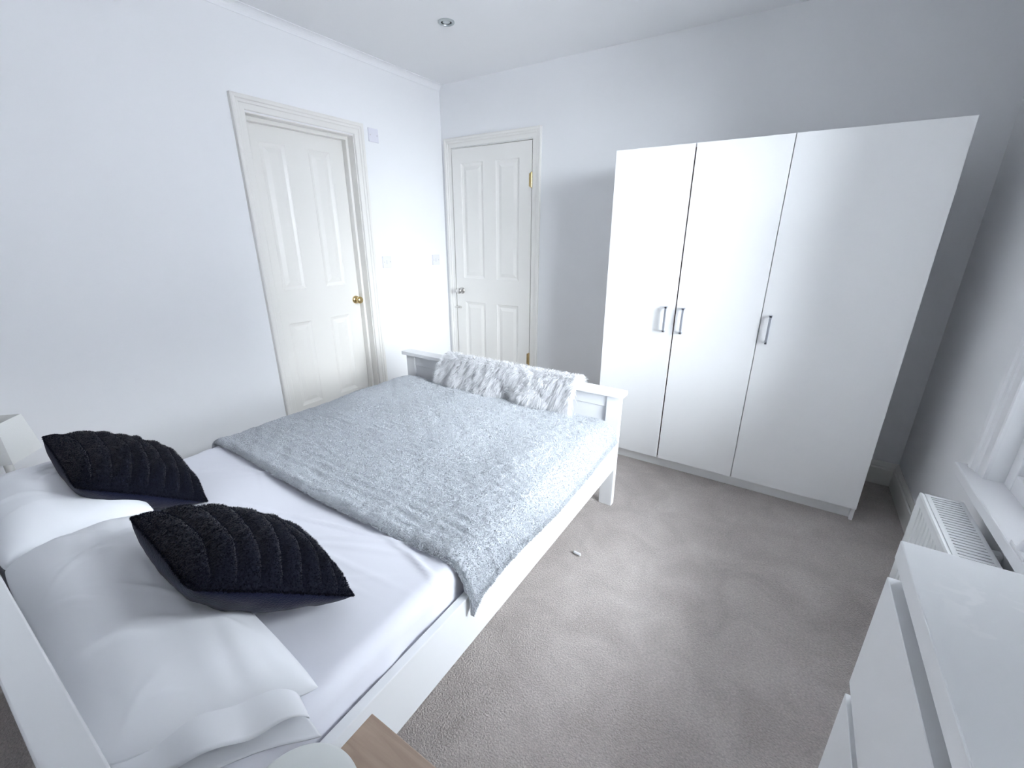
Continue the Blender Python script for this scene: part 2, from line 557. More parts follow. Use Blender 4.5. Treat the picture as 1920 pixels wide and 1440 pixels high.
pl = [(-1.475 - A0, -1.315 - A0, 1.030, 1.885), (-1.165 - A0, -1.005 - A0, 1.030, 1.885),
      (-1.475 - A0, -1.315 - A0, 0.235, 0.815), (-1.165 - A0, -1.005 - A0, 0.235, 0.815)]
leaf(door1, LW, LDZ - 0.012, pl, lambda a, z, dd: (-0.100 + dd, A0 + a, 0.006 + z))


def knob(root, org, axis, sgn, mat, r=0.026, name='door_knob'):
    prof = [(0.001, 0), (r * 1.12, 0.0), (r * 1.12, 0.004), (r * 0.9, 0.010), (r * 0.45, 0.014), (r * 0.40, 0.026),
            (r * 0.62, 0.031), (r * 0.98, 0.040), (r * 1.0, 0.050), (r * 0.86, 0.058), (r * 0.5, 0.062), (0.001, 0.063)]
    prof = [(a, sgn * b) for a, b in prof]
    return MB().lathe(prof, org, axis, 24, cap=False).build(name, mat, root, smooth=True, angle=50)


tag(knob(door1, (-0.100, -0.935, 0.918), 'X', 1, 'brass'), 'round polished brass knob')

# door in the back wall, hinged on the right and standing slightly off its frame
door2 = empty('door_2', ((BD0 + BD1) / 2, 0, 0), 'cream four-panel door with nickel knob and brass hinges in the back corner', 'door', kind='structure')
mb = MB(); sweep_frame(mb, ARCH, BD0 - 0.002, BD1 + 0.002, 0, BDZ + 0.003, lambda a, z, t: (a, -t * 0.8, z))
mb.build('architrave', 'gloss', door2)
mb = MB()
mb.box(BD0, BD0 + 0.005, 0, 0.09, 0, BDZ).box(BD1 - 0.003, BD1, 0, 0.09, 0, BDZ).box(BD0 + 0.005, BD1 - 0.003, 0, 0.09, BDZ - 0.003, BDZ)
mb.build('door_jamb', 'gloss', door2)
HX = BD1 - 0.006
ang = math.radians(0.9)


def place2(a, z, dd):      # a measured from the hinge side towards the left
    return (HX - a * math.cos(ang) - dd * math.sin(ang), -0.004 - a * math.sin(ang) - dd * math.cos(ang), 0.006 + z)


BW = HX - BD0 - 0.008
pl = [(HX - 0.758, HX - 0.545, 1.015, 1.915), (HX - 0.423, HX - 0.204, 1.015, 1.915),
      (HX - 0.758, HX - 0.545, 0.235, 0.812), (HX - 0.426, HX - 0.208, 0.235, 0.812)]
leaf(door2, BW, BDZ - 0.014, pl, place2)
kp = place2(HX - 0.176, 0.905, 0.0)
tag(knob(door2, kp, 'Y', -1, 'nickel', 0.026), 'satin nickel door knob')
mb = MB()     # little barrel bolt below the knob
bp = Vector(place2(HX - 0.135, 0.755, 0.0))
mb.box(bp.x - 0.024, bp.x + 0.028, bp.y - 0.008, bp.y + 0.002, bp.z - 0.010, bp.z + 0.010, 0.002)
mb.tube([(bp.x - 0.040, bp.y - 0.012, bp.z), (bp.x + 0.026, bp.y - 0.012, bp.z)], 0.0045)
mb.tube([(bp.x + 0.012, bp.y - 0.012, bp.z), (bp.x + 0.012, bp.y - 0.030, bp.z)], 0.004)
tag(mb.build('bolt', 'nickel', door2, smooth=True, angle=40), 'small nickel sliding bolt')
for hz in (1.765, 0.385):
    mb = MB()
    mb.tube([(HX + 0.003, -0.012, hz - 0.045), (HX + 0.003, -0.012, hz + 0.045)], 0.0065)
    mb.lathe([(0.002, 0.045), (0.0075, 0.046), (0.0075, 0.050), (0.003, 0.055)], (HX + 0.003, -0.012, hz), 'Z', 10)
    mb.lathe([(0.003, -0.055), (0.0075, -0.050), (0.0075, -0.046), (0.002, -0.045)], (HX + 0.003, -0.012, hz), 'Z', 10)
    mb.box(HX - 0.020, HX + 0.002, -0.0075, -0.0035, hz - 0.045, hz + 0.045)
    tag(mb.build('hinge', 'brass', door2, smooth=True, angle=40), 'brass butt hinge')

# ------------------------------------------------------------------ window
win = empty('window_1', (W, (WIN_Y0 + WIN_Y1) / 2, WIN_Z0), 'white sash window above the radiator in the right wall', 'window', kind='structure')
mb = MB()
sweep_frame(mb, [(u * 1.5, t) for u, t in ARCH], WIN_Y0, WIN_Y1, WIN_Z0 - 0.012, WIN_Z1, lambda a, z, t: (W - t, a, z))
mb.build('architrave', 'upvc', win)
mb = MB()
mb.box(W - 0.058, W + 0.10, WIN_Y0 - 0.10, WIN_Y1 + 0.12, WIN_Z0 - 0.034, WIN_Z0 + 0.006, 0.005)
mb.build('window_sill', 'upvc', win)
FX0, FX1 = W + 0.042, W + 0.112
mb = MB()
mb.box(FX0, FX1, WIN_Y0, WIN_Y0 + 0.055, WIN_Z0, WIN_Z1, 0.004).box(FX0, FX1, WIN_Y1 - 0.055, WIN_Y1, WIN_Z0, WIN_Z1, 0.004)
mb.box(FX0 + 0.001, FX1, WIN_Y0 + 0.054, WIN_Y1 - 0.054, WIN_Z0, WIN_Z0 + 0.065, 0.004).box(FX0 + 0.001, FX1, WIN_Y0 + 0.054, WIN_Y1 - 0.054, WIN_Z1 - 0.06, WIN_Z1, 0.004)
mb.build('window_frame', 'upvc', win)
zm = (WIN_Z0 + WIN_Z1) / 2
for (z0, z1, dx) in ((WIN_Z0 + 0.055, zm + 0.02, 0.020), (zm - 0.02, WIN_Z1 - 0.05, 0.045)):
    y0, y1 = WIN_Y0 + 0.050, WIN_Y1 - 0.050
    x0, x1 = FX0 + dx, FX0 + dx + 0.035
    mb = MB()
    mb.box(x0, x1, y0, y0 + 0.045, z0, z1, 0.004).box(x0, x1, y1 - 0.045, y1, z0, z1, 0.004)
    mb.box(x0 + 0.001, x1 - 0.001, y0 + 0.044, y1 - 0.044, z0, z0 + 0.055, 0.004).box(x0 + 0.001, x1 - 0.001, y0 + 0.044, y1 - 0.044, z1 - 0.045, z1, 0.004)
    sash = mb.build('sash', 'upvc', win)
    g = MB()
    gy0, gy1, gz0, gz1 = y0 + 0.043, y1 - 0.043, z0 + 0.053, z1 - 0.043
    for (a0, a1, b0, b1) in ((gy0, gy0 + 0.008, gz0, gz1), (gy1 - 0.008, gy1, gz0, gz1), (gy0 + 0.008, gy1 - 0.008, gz0, gz0 + 0.008), (gy0 + 0.008, gy1 - 0.008, gz1 - 0.008, gz1)):
        g.box(x0 + 0.004, x0 + 0.012, a0, a1, b0, b1)
    g.build('gasket', 'gasket', sash)
    MB().box(x0 + 0.014, x0 + 0.018, gy0, gy1, gz0, gz1).build('pane', 'glass', sash)

# ------------------------------------------------------------------ outdoors: yard and shrub by the window, unseen added house
tag(MB().box(W + T + 0.02, 60, -40, 60, -0.65, -0.55).build('ground', 'paving'), 'pale paved yard outside the window', 'paving', kind='structure')


def shrub(loc, rad, hgt, label, seed):
    r = np.random.default_rng(seed)
    root = empty('garden_shrub', loc, label, 'shrub')
    mb = MB()
    for k in range(5):
        a = r.uniform(0, 6.28)
        mb.tube([loc, (loc[0] + .15 * rad * math.cos(a), loc[1] + .15 * rad * math.sin(a), loc[2] + hgt * .45),
                 (loc[0] + .6 * rad * math.cos(a), loc[1] + .6 * rad * math.sin(a), loc[2] + hgt * .85)], 0.02, 6)
    mb.build('stem', 'bark', root)
    n = 2600
    d_ = r.normal(size=(n, 3)); d_ /= np.linalg.norm(d_, axis=1, keepdims=True)
    rr = r.uniform(0.55, 1.0, n) ** 0.5 * (1 + 0.18 * value_noise(d_[:, 0], d_[:, 1] + d_[:, 2], seed, 2))
    P = np.array(loc) + np.array([0, 0, hgt * 0.55]) + d_ * rr[:, None] * np.array([rad, rad, hgt * 0.5])
    t = r.normal(size=(n, 3)); t /= np.linalg.norm(t, axis=1, keepdims=True)
    s = np.cross(t, r.normal(size=(n, 3))); s /= np.linalg.norm(s, axis=1, keepdims=True)
    Lf, Wf = r.uniform(.05, .09, n)[:, None], r.uniform(.02, .035, n)[:, None]
    V = np.stack([P - t * Lf, P + s * Wf, P + t * Lf, P - s * Wf], 1).reshape(-1, 3)
    o = raw_obj('foliage', V, np.arange(4 * n).reshape(n, 4), 'leaf', root, False)
    o['kind'] = 'stuff'
    return root


shrub((4.75, 1.25, -0.55), 0.62, 1.35, 'round green shrub in the garden close to the window frame', 3)

# unseen rendered house, added across the yard to hide low sky from the room
HX0_, HX1_, HY0_, HY1_, HZ0_, HZE = 13.5, 20.0, -3.0, 22.0, -0.55, 4.9
hs = empty('sky_block_house', (HX0_, (HY0_ + HY1_) / 2, HZ0_), 'unseen terraced house with slate roof added across the yard to shape the daylight', 'house', kind='structure')
MB().box(HX0_, HX1_, HY0_, HY1_, HZ0_, HZE).build('house_wall', 'render', hs)
xm = (HX0_ + HX1_) / 2
MB().add([(HX0_ - .3, HY0_ - .2, HZE), (HX1_ + .3, HY0_ - .2, HZE), (xm, HY0_ - .2, HZE + 2.4), (HX0_ - .3, HY1_ + .2, HZE), (HX1_ + .3, HY1_ + .2, HZE), (xm, HY1_ + .2, HZE + 2.4)],
         [(0, 1, 2), (3, 5, 4), (0, 2, 5, 3), (1, 4, 5, 2), (0, 3, 4, 1)]).build('roof', 'slate', hs)
for wy in (-0.6, 3.2, 7.0, 10.8, 14.6, 18.4):
    for wz in (0.3, 3.0):
        f_ = MB().box(HX0_ - 0.04, HX0_ + 0.03, wy - 0.55, wy + 0.55, wz, wz + 1.3, 0.01).build('house_window', 'upvc', hs)
        for (a, b) in ((wy - 0.48, wy - 0.03), (wy + 0.03, wy + 0.48)):
            MB().box(HX0_ - 0.05, HX0_ - 0.035, a, b, wz + 0.07, wz + 1.23).build('house_pane', 'house_glass', f_)

# ------------------------------------------------------------------ wardrobe
WX0, WX1, WYF, WYB, WH = 1.714, 3.115, -0.548, -0.045, 1.81
D1, D2 = 2.121, 2.5375
wr = empty('wardrobe', ((WX0 + WX1) / 2, (WYF + WYB) / 2, 0), 'tall plain white three-door wardrobe against the back wall', 'wardrobe')
mb = MB()
yi = WYF + 0.018
mb.box(WX0, WX0 + 0.016, yi, WYB, 0, WH, 0.001).box(WX1 - 0.016, WX1, yi, WYB, 0, WH, 0.001)
mb.box(WX0, WX1, yi, WYB, WH - 0.016, WH, 0.001).box(WX0, WX1, yi, WYB, 0.066, 0.082, 0.001)
mb.box(D2 - 0.008, D2 + 0.008, yi, WYB, 0.07, WH - 0.01)
mb.box(WX0, WX1, WYB - 0.004, WYB, 0.0, WH)
mb.build('carcass', 'wardrobe', wr)
MB().box(WX0, WX1, WYF + 0.045, WYF + 0.060, 0.0, 0.066, 0.001).build('plinth', 'wardrobe', wr)
tag(MB().box(D1 - 0.012, D1 + 0.012, yi + 0.002, yi + 0.012, 0.08, WH - 0.016).build('shadow_strip', 'wardrobe_dark', wr), 'dark strip standing in for the shade in the gap between two doors')  # dark strip added to paint the shade inside the door gap
doors = [(WX0, D1 - 0.0035, WX0 + 0.36), (D1 + 0.0035, D2 - 0.0018, D1 + 0.045), (D2 + 0.0018, WX1, D2 + 0.042)]
for (a, b, hx) in doors:
    dr = MB().box(a, b, WYF, WYF + 0.017, 0.074, WH, 0.0012).build('wardrobe_door', 'wardrobe', wr)
    mb = MB()
    hz0, hz1 = 0.866, 1.008
    mb.box(hx - 0.006, hx + 0.006, WYF - 0.034, WYF - 0.026, hz0, hz1, 0.001)
    mb.box(hx - 0.006, hx + 0.006, WYF - 0.034, WYF, hz0, hz0 + 0.009, 0.001)
    mb.box(hx - 0.006, hx + 0.006, WYF - 0.034, WYF, hz1 - 0.009, hz1, 0.001)
    mb.build('handle', 'alu', dr)

# ------------------------------------------------------------------ bed
BX0, BX1 = 0.555, 2.030
FY = -1.085                     # head-facing side of the footboard
HY = -3.020                     # foot-facing side of the headboard
bed = empty('bed', ((BX0 + BX1) / 2, (FY + HY) / 2, 0), 'white wooden double bed frame with panelled footboard', 'bed')
PW = 0.070
for (px0, px1) in ((BX0, BX0 + PW), (BX1 - PW, BX1)):
    MB().box(px0, px1, FY - 0.002, FY + 0.038, 0, 0.628, 0.002).build('post', 'bed', bed)
MB().box(BX0 - 0.018, BX1 + 0.018, FY - 0.026, FY + 0.052, 0.628, 0.652, 0.003).build('footboard_cap', 'bed', bed)
MB().box(BX0 + PW, BX1 - PW, FY + 0.006, FY + 0.030, 0.560, 0.628, 0.002).build('footboard_rail', 'bed', bed)
MB().box(BX0 + PW, BX1 - PW, FY + 0.012, FY + 0.026, 0.245, 0.558, 0.002).build('footboard_panel', 'bed', bed)
MB().box(BX0 + PW, BX1 - PW, FY + 0.006, FY + 0.030, 0.215, 0.245, 0.002).build('footboard_rail', 'bed', bed)
for (x0, x1) in ((BX0 + 0.002, BX0 + 0.026), (BX1 - 0.026, BX1 - 0.002)):
    MB().box(x0, x1, HY + 0.002, FY - 0.003, 0.222, 0.405, 0.002).build('side_rail', 'bed', bed)
HBZ = 0.72
for (px0, px1) in ((BX0, BX0 + PW), (BX1 - PW, BX1)):
    MB().box(px0, px1, HY - 0.042, HY - 0.002, 0, HBZ - 0.024, 0.002).build('post', 'bed', bed)
MB().box(BX0 - 0.018, BX1 + 0.018, HY - 0.050, HY + 0.004, HBZ - 0.024, HBZ, 0.003).build('headboard_cap', 'bed', bed)
MB().box(BX0 + PW, BX1 - PW, HY - 0.032, HY - 0.016, 0.215, HBZ - 0.024, 0.002).build('headboard_panel', 'bed', bed)
MB().box(BX0 + 0.026, BX1 - 0.026, HY + 0.01, FY - 0.01, 0.255, 0.275).build('slatted_base', 'bed', bed)

# ------------------------------------------------------------------ mattress in a fitted sheet
MX0, MX1, MY0, MY1, MZ0, MZ1 = BX0 + 0.034, BX1 - 0.036, HY + 0.012, FY - 0.014, 0.277, 0.492


def mattress_top(x, y):
    return MZ1 + 0.006 * value_noise(x * 0.9, y * 0.8, 11, 2)


nx, ny = 150, 190
u = np.linspace(0, 1, nx); v = np.linspace(0, 1, ny)
# profile across x : side, rounded shoulder, top, shoulder, side (arc-length samples)


def shoulder(lo, hi, zlo, zhi, r, n_side, n_arc, n_top):
    p = [(lo, z) for z in np.linspace(zlo, zhi - r, n_side)]
    p += [(lo + r - r * math.cos(a), zhi - r + r * math.sin(a)) for a in np.linspace(0, math.pi / 2, n_arc)[1:]]
    p += [(x, zhi) for x in np.linspace(lo + r, hi - r, n_top)[1:]]
    p += [(hi - r + r * math.sin(a), zhi - r + r * math.cos(a)) for a in np.linspace(0, math.pi / 2, n_arc)[1:]]
    p += [(hi, z) for z in np.linspace(zhi - r, zlo, n_side)[1:]]
    return np.array(p)


pr = shoulder(MX0, MX1, MZ0, MZ1, 0.045, 10, 9, 120)
ys = np.concatenate([np.linspace(MY0, MY0 + 0.05, 8)[:-1], np.linspace(MY0 + 0.05, MY1 - 0.05, 240), np.linspace(MY1 - 0.05, MY1, 8)[1:]])
X = np.repeat(pr[:, 0][:, None], len(ys), 1); Z = np.repeat(pr[:, 1][:, None], len(ys), 1); Y = np.repeat(ys[None], len(pr), 0)
e = np.minimum(ys - MY0, MY1 - ys); drop = np.where(e < 0.05, 0.05 - np.sqrt(np.maximum(0, 0.05 ** 2 - (0.05 - e) ** 2)), 0)
topness = np.clip((Z - (MZ1 - 0.06)) / 0.06, 0, 1)
Z = Z - drop[None] * topness
# pulled creases running across the bed from the corner folds
cr = np.zeros_like(Z)
rr = np.random.default_rng(21)
for _ in range(46):
    cx_, cy_ = rr.uniform(MX0, MX1), rr.uniform(MY0, MY0 + 1.0)
    a = math.radians(rr.uniform(-28, 18)) if rr.random() < 0.7 else math.radians(rr.uniform(20, 60))
    ln, wd, am = rr.uniform(0.10, 0.34), rr.uniform(0.004, 0.010), rr.uniform(0.0025, 0.0075)
    dx, dy = X - cx_, Y - cy_
    s = dx * math.cos(a) + dy * math.sin(a); t = -dx * math.sin(a) + dy * math.cos(a) + 0.05 * s * s
    cr += am * np.exp(-(s / ln) ** 2) * np.exp(-(t / wd) ** 2)
Z = Z + topness * (cr + 0.004 * value_noise(X * 1.3, Y * 1.1, 11, 3))
X = X + (1 - topness) * np.sign(X - (MX0 + MX1) / 2) * 0.003 * value_noise(Y * 5, Z * 3, 4, 2)
P = np.stack([X, Y, Z], -1)
mat_o = empty('mattress', ((MX0 + MX1) / 2, (MY0 + MY1) / 2, MZ0), 'thick mattress in a creased white fitted sheet on the bed', 'mattress')
grid_obj('fitted_sheet', P, 'sheet', mat_o)
mb = MB().box(MX0 + 0.01, MX1 - 0.01, MY0 + 0.01, MY1 - 0.01, MZ0, MZ1 - 0.07)
mb.build('mattress_core', 'sheet', mat_o)

# ------------------------------------------------------------------ grey fleece blanket over the foot half
BLY0, BLY1 = -2.315, FY - 0.035


def blanket_profile(yv):
    """list of (x, z) from the left edge to the hanging right hem for one y"""
    f = (yv - BLY0) / (BLY1 - BLY0)
    crown = 0.518 + 0.020 * math.sin(math.pi * min(1, f * 1.02)) ** 0.8
    hem = 0.385 + 0.010 * math.sin(f * 9) + 0.014 * max(0, f - 0.85) / 0.15 - 0.028 * max(0, 1 - f / 0.06)
    xr = BX1 + 0.012
    ctrl = [(0.548, 0.42), (0.560, 0.47), (0.595, 0.505), (0.70, crown - 0.004), (1.0, crown), (1.35, crown + 0.004), (1.70, crown - 0.002),
            (1.86, crown - 0.006), (1.94, 0.513), (1.985, 0.500), (2.018, 0.470), (2.036, 0.432), (xr + 0.004, 0.405), (xr + 0.006, hem)]
    return np.array(ctrl)


def smooth_curve(c, n):
    """Catmull-Rom through control points, resampled evenly"""
    c = np.vstack([2 * c[0] - c[1], c, 2 * c[-1] - c[-2]])
    out = []
    for i in range(1, len(c) - 2):
        p0, p1, p2, p3 = c[i - 1], c[i], c[i + 1], c[i + 2]
        for t in np.linspace(0, 1, 14, endpoint=False):
            out.append(0.5 * (2 * p1 + (p2 - p0) * t + (2 * p0 - 5 * p1 + 4 * p2 - p3) * t * t + (3 * p1 - p0 - 3 * p2 + p3) * t ** 3))
    out.append(c[-2])
    out = np.array(out)
    d_ = np.r_[0, np.cumsum(np.linalg.norm(np.diff(out, axis=0), axis=1))]
    q = np.linspace(0, d_[-1], n)
    return np.stack([np.interp(q, d_, out[:, k]) for k in range(out.shape[1])], -1)


nu, nv = 340, 300
ys = np.linspace(BLY0, BLY1, nv)
G = np.zeros((nu, nv, 3))
for j, yv in enumerate(ys):
    c = smooth_curve(blanket_profile(yv), nu)
    G[:, j, 0] = c[:, 0]; G[:, j, 2] = c[:, 1]; G[:, j, 1] = yv
uu = np.linspace(0, 1, nu)[:, None]; vv = np.linspace(0, 1, nv)[None]
# the head edge wanders a little and has a thick rolled hem; the foot edge tucks down
G[:, :, 1] += (1 - vv) ** 6 * (0.012 * np.sin(uu * 7 + 1) + 0.02 * (uu - 0.5) * 0)
edge = np.minimum(vv * nv / 10.0, 1.0)
G[:, :, 2] += -0.010 * (1 - np.sqrt(np.clip(1 - (1 - edge) ** 2, 0, 1)))
G[:, :, 2] += 0.006 * np.exp(-((vv - 0.03) / 0.018) ** 2)
G[:, :, 2] -= 0.05 * np.clip((vv - 0.93) / 0.07, 0, 1) ** 2 * np.clip((1.0 - uu) / 0.3, 0, 1) * 0.3
wr_ = 0.005 * value_noise(uu * 2.2 + 0 * vv, vv * 2.2 + 0 * uu, 31, 3)
# fleece ribs running along the bed on the hanging side, cloudy lumps elsewhere
lump = 0.0016 * value_noise(uu * 26, vv * 16, 32, 3) + 0.0030 * value_noise(uu * 6, vv * 34, 33, 2)
G[:, :, 2] += wr_ + lump
G[:, :, 0] += lump * np.clip((uu - 0.85) / 0.1, 0, 1)
blk = empty('fleece_blanket', (1.3, (BLY0 + BLY1) / 2, 0.5), 'pale grey fluffy fleece blanket over the foot half of the bed', 'blanket')
bo = grid_obj('fleece_cloth', G, 'blanket', blk)
sol = bo.modifiers.new('thickness', 'SOLIDIFY'); sol.thickness = 0.010; sol.offset = -1
# pile
dU = np.gradient(G, axis=0); dV = np.gradient(G, axis=1)
Nn = np.cross(dU, dV); Nn /= np.linalg.norm(Nn, axis=2, keepdims=True)
Nn *= np.sign(Nn[:, :, 2:3] + 1e-6) * 1.0
Nn[uu[:, 0] > 0.93] *= np.sign(Nn[uu[:, 0] > 0.93][:, :, 0:1] + 1e-6)
n = 300000
fu = RNG.uniform(0.02, 1, n); fv = RNG.uniform(0, 1, n)
ne = 9000                                  # denser along the hems
fv[:ne] = RNG.uniform(0, 0.012, ne)
fu[ne:ne + 5000] = RNG.uniform(0.985, 1, 5000)
iu = np.clip((fu * (nu - 1)).astype(int), 0, nu - 2); iv = np.clip((fv * (nv - 1)).astype(int), 0, nv - 2)
tu = (fu * (nu - 1) - iu)[:, None]; tv = (fv * (nv - 1) - iv)[:, None]
Pp = (G[iu, iv] * (1 - tu) * (1 - tv) + G[iu + 1, iv] * tu * (1 - tv) + G[iu, iv + 1] * (1 - tu) * tv + G[iu + 1, iv + 1] * tu * tv)
flow = np.stack([value_noise(fu * 95, fv * 80, 41, 2), value_noise(fu * 95, fv * 80, 42, 2), np.zeros(n)], -1)
Dd = 1.0 * Nn[iu, iv] + 0.40 * flow + RNG.normal(scale=0.60, size=(n, 3))
Dd += Nn[iu, iv] * np.maximum(0.15 - (Dd * Nn[iu, iv]).sum(1, keepdims=True), 0)
Dd[:ne, 1] -= 0.8
strands('fleece_pile', Pp, Dd, RNG.uniform(0.004, 0.007, n), np.full(n, 0.0019), 'pile', blk, 0.3, 2)

# ------------------------------------------------------------------ white fur throw over the footboard
TX0, TX1 = 0.905, 1.795


def throw_section(f):
    """f 0..1 across; section in (y, z) from front hem over the cap to the back hem"""
    fh = 0.548 + 0.012 * math.sin(f * 11 + 0.5)
    bulge = 0.012 * math.sin(f * 14) + 0.010 * math.sin(f * 23 + 1)
    yf = FY - 0.044
    return np.array([(yf - 0.060 + bulge, fh), (yf - 0.044 + bulge, fh + 0.03), (yf - 0.020 + bulge * .6, 0.61), (yf + 0.004, 0.648),
                     (yf + 0.022, 0.668), (yf + 0.060, 0.670), (FY + 0.052, 0.664), (FY + 0.066, 0.640), (FY + 0.070, 0.57), (FY + 0.070, 0.48)])


nf, ns = 90, 60
F3 = np.zeros((nf, ns, 3))
for i in range(nf):
    f = i / (nf - 1)
    c = smooth_curve(throw_section(f), ns)
    F3[i, :, 0] = TX0 + (TX1 - TX0) * f
    F3[i, :, 1] = c[:, 0]; F3[i, :, 2] = c[:, 1]
F3[:, :, 0] += 0.012 * np.sin(np.linspace(0, 5, ns))[None]
thr = empty('fur_throw', ((TX0 + TX1) / 2, FY, 0.65), 'small white faux fur throw hanging over the footboard', 'throw')
to = grid_obj('throw_backing', F3, 'fur', thr)
sol = to.modifiers.new('thickness', 'SOLIDIFY'); sol.thickness = 0.008; sol.offset = 0
dU = np.gradient(F3, axis=0); dV = np.gradient(F3, axis=1)
Nn = np.cross(dU, dV); Nn /= np.linalg.norm(Nn, axis=2, keepdims=True)
cen = np.array([0, FY + 0.013, 0.55])
out = F3 - cen; out[:, :, 0] = 0
Nn *= np.sign((Nn * out).sum(2, keepdims=True) + 1e-9)
n = 90000
fu = RNG.uniform(0, 1, n); fv = RNG.uniform(0, 0.92, n) ** 1.15
fu[:2200] = RNG.uniform(0.98, 1, 2200); fu[2200:4400] = RNG.uniform(0, 0.02, 2200)
fv[4400:9000] = RNG.uniform(0, 0.05, 4600)
iu = np.clip((fu * (nf - 1)).astype(int), 0, nf - 2); iv = np.clip((fv * (ns - 1)).astype(int), 0, ns - 2)
tu = (fu * (nf - 1) - iu)[:, None]; tv = (fv * (ns - 1) - iv)[:, None]
Pp = (F3[iu, iv] * (1 - tu) * (1 - tv) + F3[iu + 1, iv] * tu * (1 - tv) + F3[iu, iv + 1] * (1 - tu) * tv + F3[iu + 1, iv + 1] * tu * tv)
# strands comb towards the nearest hem; each clump of them leans its own way
ncl = 800
cu, cv = RNG.uniform(0, 1, ncl), RNG.uniform(0, 0.95, ncl)
lean = RNG.normal(scale=0.34, size=(ncl, 3))
best = np.zeros(n, dtype=int)
for s0 in range(0, n, 6000):
    d2 = (fu[s0:s0 + 6000, None] - cu[None]) ** 2 * 9 + (fv[s0:s0 + 6000, None] - cv[None]) ** 2
    best[s0:s0 + 6000] = d2.argmin(1)
comb = -dV[iu, iv]; comb /= np.linalg.norm(comb, axis=1, keepdims=True)
comb *= np.where(fv < 0.5, 1.0, -1.0)[:, None]
Dd = 0.62 * Nn[iu, iv] + 0.60 * comb + lean[best] + 0.24 * RNG.normal(size=(n, 3))
Dd[:, 0] += (fu - 0.5) * 0.25
ln = RNG.uniform(0.028, 0.058, n)
strands('fur_pile', Pp, Dd, ln, np.full(n, 0.0018), 'fur', thr, 0.45, 3)


# ------------------------------------------------------------------ pillows and cushions
def pillow_grid(w, d, t, n=70, pinch=0.06, pw=0.55, seed=0, wrinkle=0.006):
    """top and bottom point grids of a stuffed pillow centred on the origin"""
    a = np.linspace(-1, 1, n)
    a = np.sign(a) * (1 - (1 - np.abs(a)) ** 1.35)
    U, V = np.meshgrid(a, a, indexing='ij')
    X = U * w / 2 * (1 - pinch * (1 - V ** 2) * np.abs(U) ** 3 * 0 - pinch * (1 - V ** 2) * np.abs(U) ** 2)
    Y = V * d / 2 * (1 - pinch * (1 - U ** 2) * np.abs(V) ** 2)
    rc = 1 - 0.055 * np.abs(U * V) ** 5
    X = X * rc; Y = Y * rc
    h = ((1 - np.abs(U) ** 2.4) * (1 - np.abs(V) ** 2.4)).clip(0, None) ** pw
    return U, V, X, Y, h * t / 2


def frame_from(c, ex, n):
    ex = Vector(ex).normalized(); n = Vector(n); n = (n - ex * n.dot(ex)).normalized()
    ey = n.cross(ex)
    M = Matrix((ex, ey, n)).transposed().to_4x4()
    M.translation = Vector(c)
    return M


def pts_to(M, P):
    A = np.array(M.to_3x3()); t = np.array(M.translation)
    return P @ A.T + t


def bed_pillow(name, label, M, w, d, t, seed, floor_fn, skew=0.0):
    U, V, X, Y, h = pillow_grid(w, d, t, 110, 0.05, 0.5, seed)
    wr1 = 0.005 * value_noise(U * 0.9, V * 0.9, seed, 3)
    cre = np.zeros_like(h); r = np.random.default_rng(seed + 50)
    for _ in range(14):
        cx_, cy_, a = r.uniform(-.9, .9), r.uniform(-.9, .7), math.radians(r.uniform(60, 115))
        ln, wd, am = r.uniform(0.12, 0.4), r.uniform(0.010, 0.022), r.uniform(0.004, 0.009)
        dx, dy = U - cx_, V - cy_
        s = dx * math.cos(a) + dy * math.sin(a); q = -dx * math.sin(a) + dy * math.cos(a) + 0.25 * s * s
        cre += am * np.exp(-(s / ln) ** 2 - (q / wd) ** 2)
    X = X + skew * V * (0.5 + 0.5 * U) ** 2
    # gathered folds running in from the open end
    cre += 0.003 * np.clip((U - 0.35) / 0.65, 0, 1) * np.sin(V * 13 + 2.2 * np.sin(V * 3 + seed) + 1.5 * U) * (1 if skew else 0.3)
    k = h / (t / 2)
    top = np.stack([X, Y, h * 1.25 + (wr1 + cre) * k], -1); bot = np.stack([X, Y, -h * 0.75], -1)
    root = empty(name, M.translation, label, 'pillow', 'white bed pillows')
    n = top.shape[0]
    for A_ in (top, bot):
        A_[:] = pts_to(M, A_.reshape(-1, 3)).reshape(A_.shape)
        fz = floor_fn(A_[:, :, 0], A_[:, :, 1])
        A_[:, :, 2] = np.maximum(A_[:, :, 2], fz + (0.003 if A_ is bot else 0.005))
    V3 = np.concatenate([top.reshape(-1, 3), bot.reshape(-1, 3)])
    idx = np.arange(n * n).reshape(n, n)
    q1 = np.stack([idx[:-1, :-1], idx[1:, :-1], idx[1:, 1:], idx[:-1, 1:]], -1).reshape(-1, 4)
    raw_obj('pillowcase', V3, np.concatenate([q1, q1[:, ::-1] + n * n]), 'pillow', root)
    return root


MESH_TOP = lambda x, y: MZ1 + 0.004 + 0 * x

# big pillow nearest the camera
Mp = frame_from((1.515, -2.868, 0.560), (1.0, -0.035, -0.03), (0.0, 0.06, 1.0))
p1 = bed_pillow('bed_pillow', 'plump white pillow with an open hem nearest the bedside table', Mp, 0.84, 0.315, 0.20, 5, MESH_TOP, 0.085)
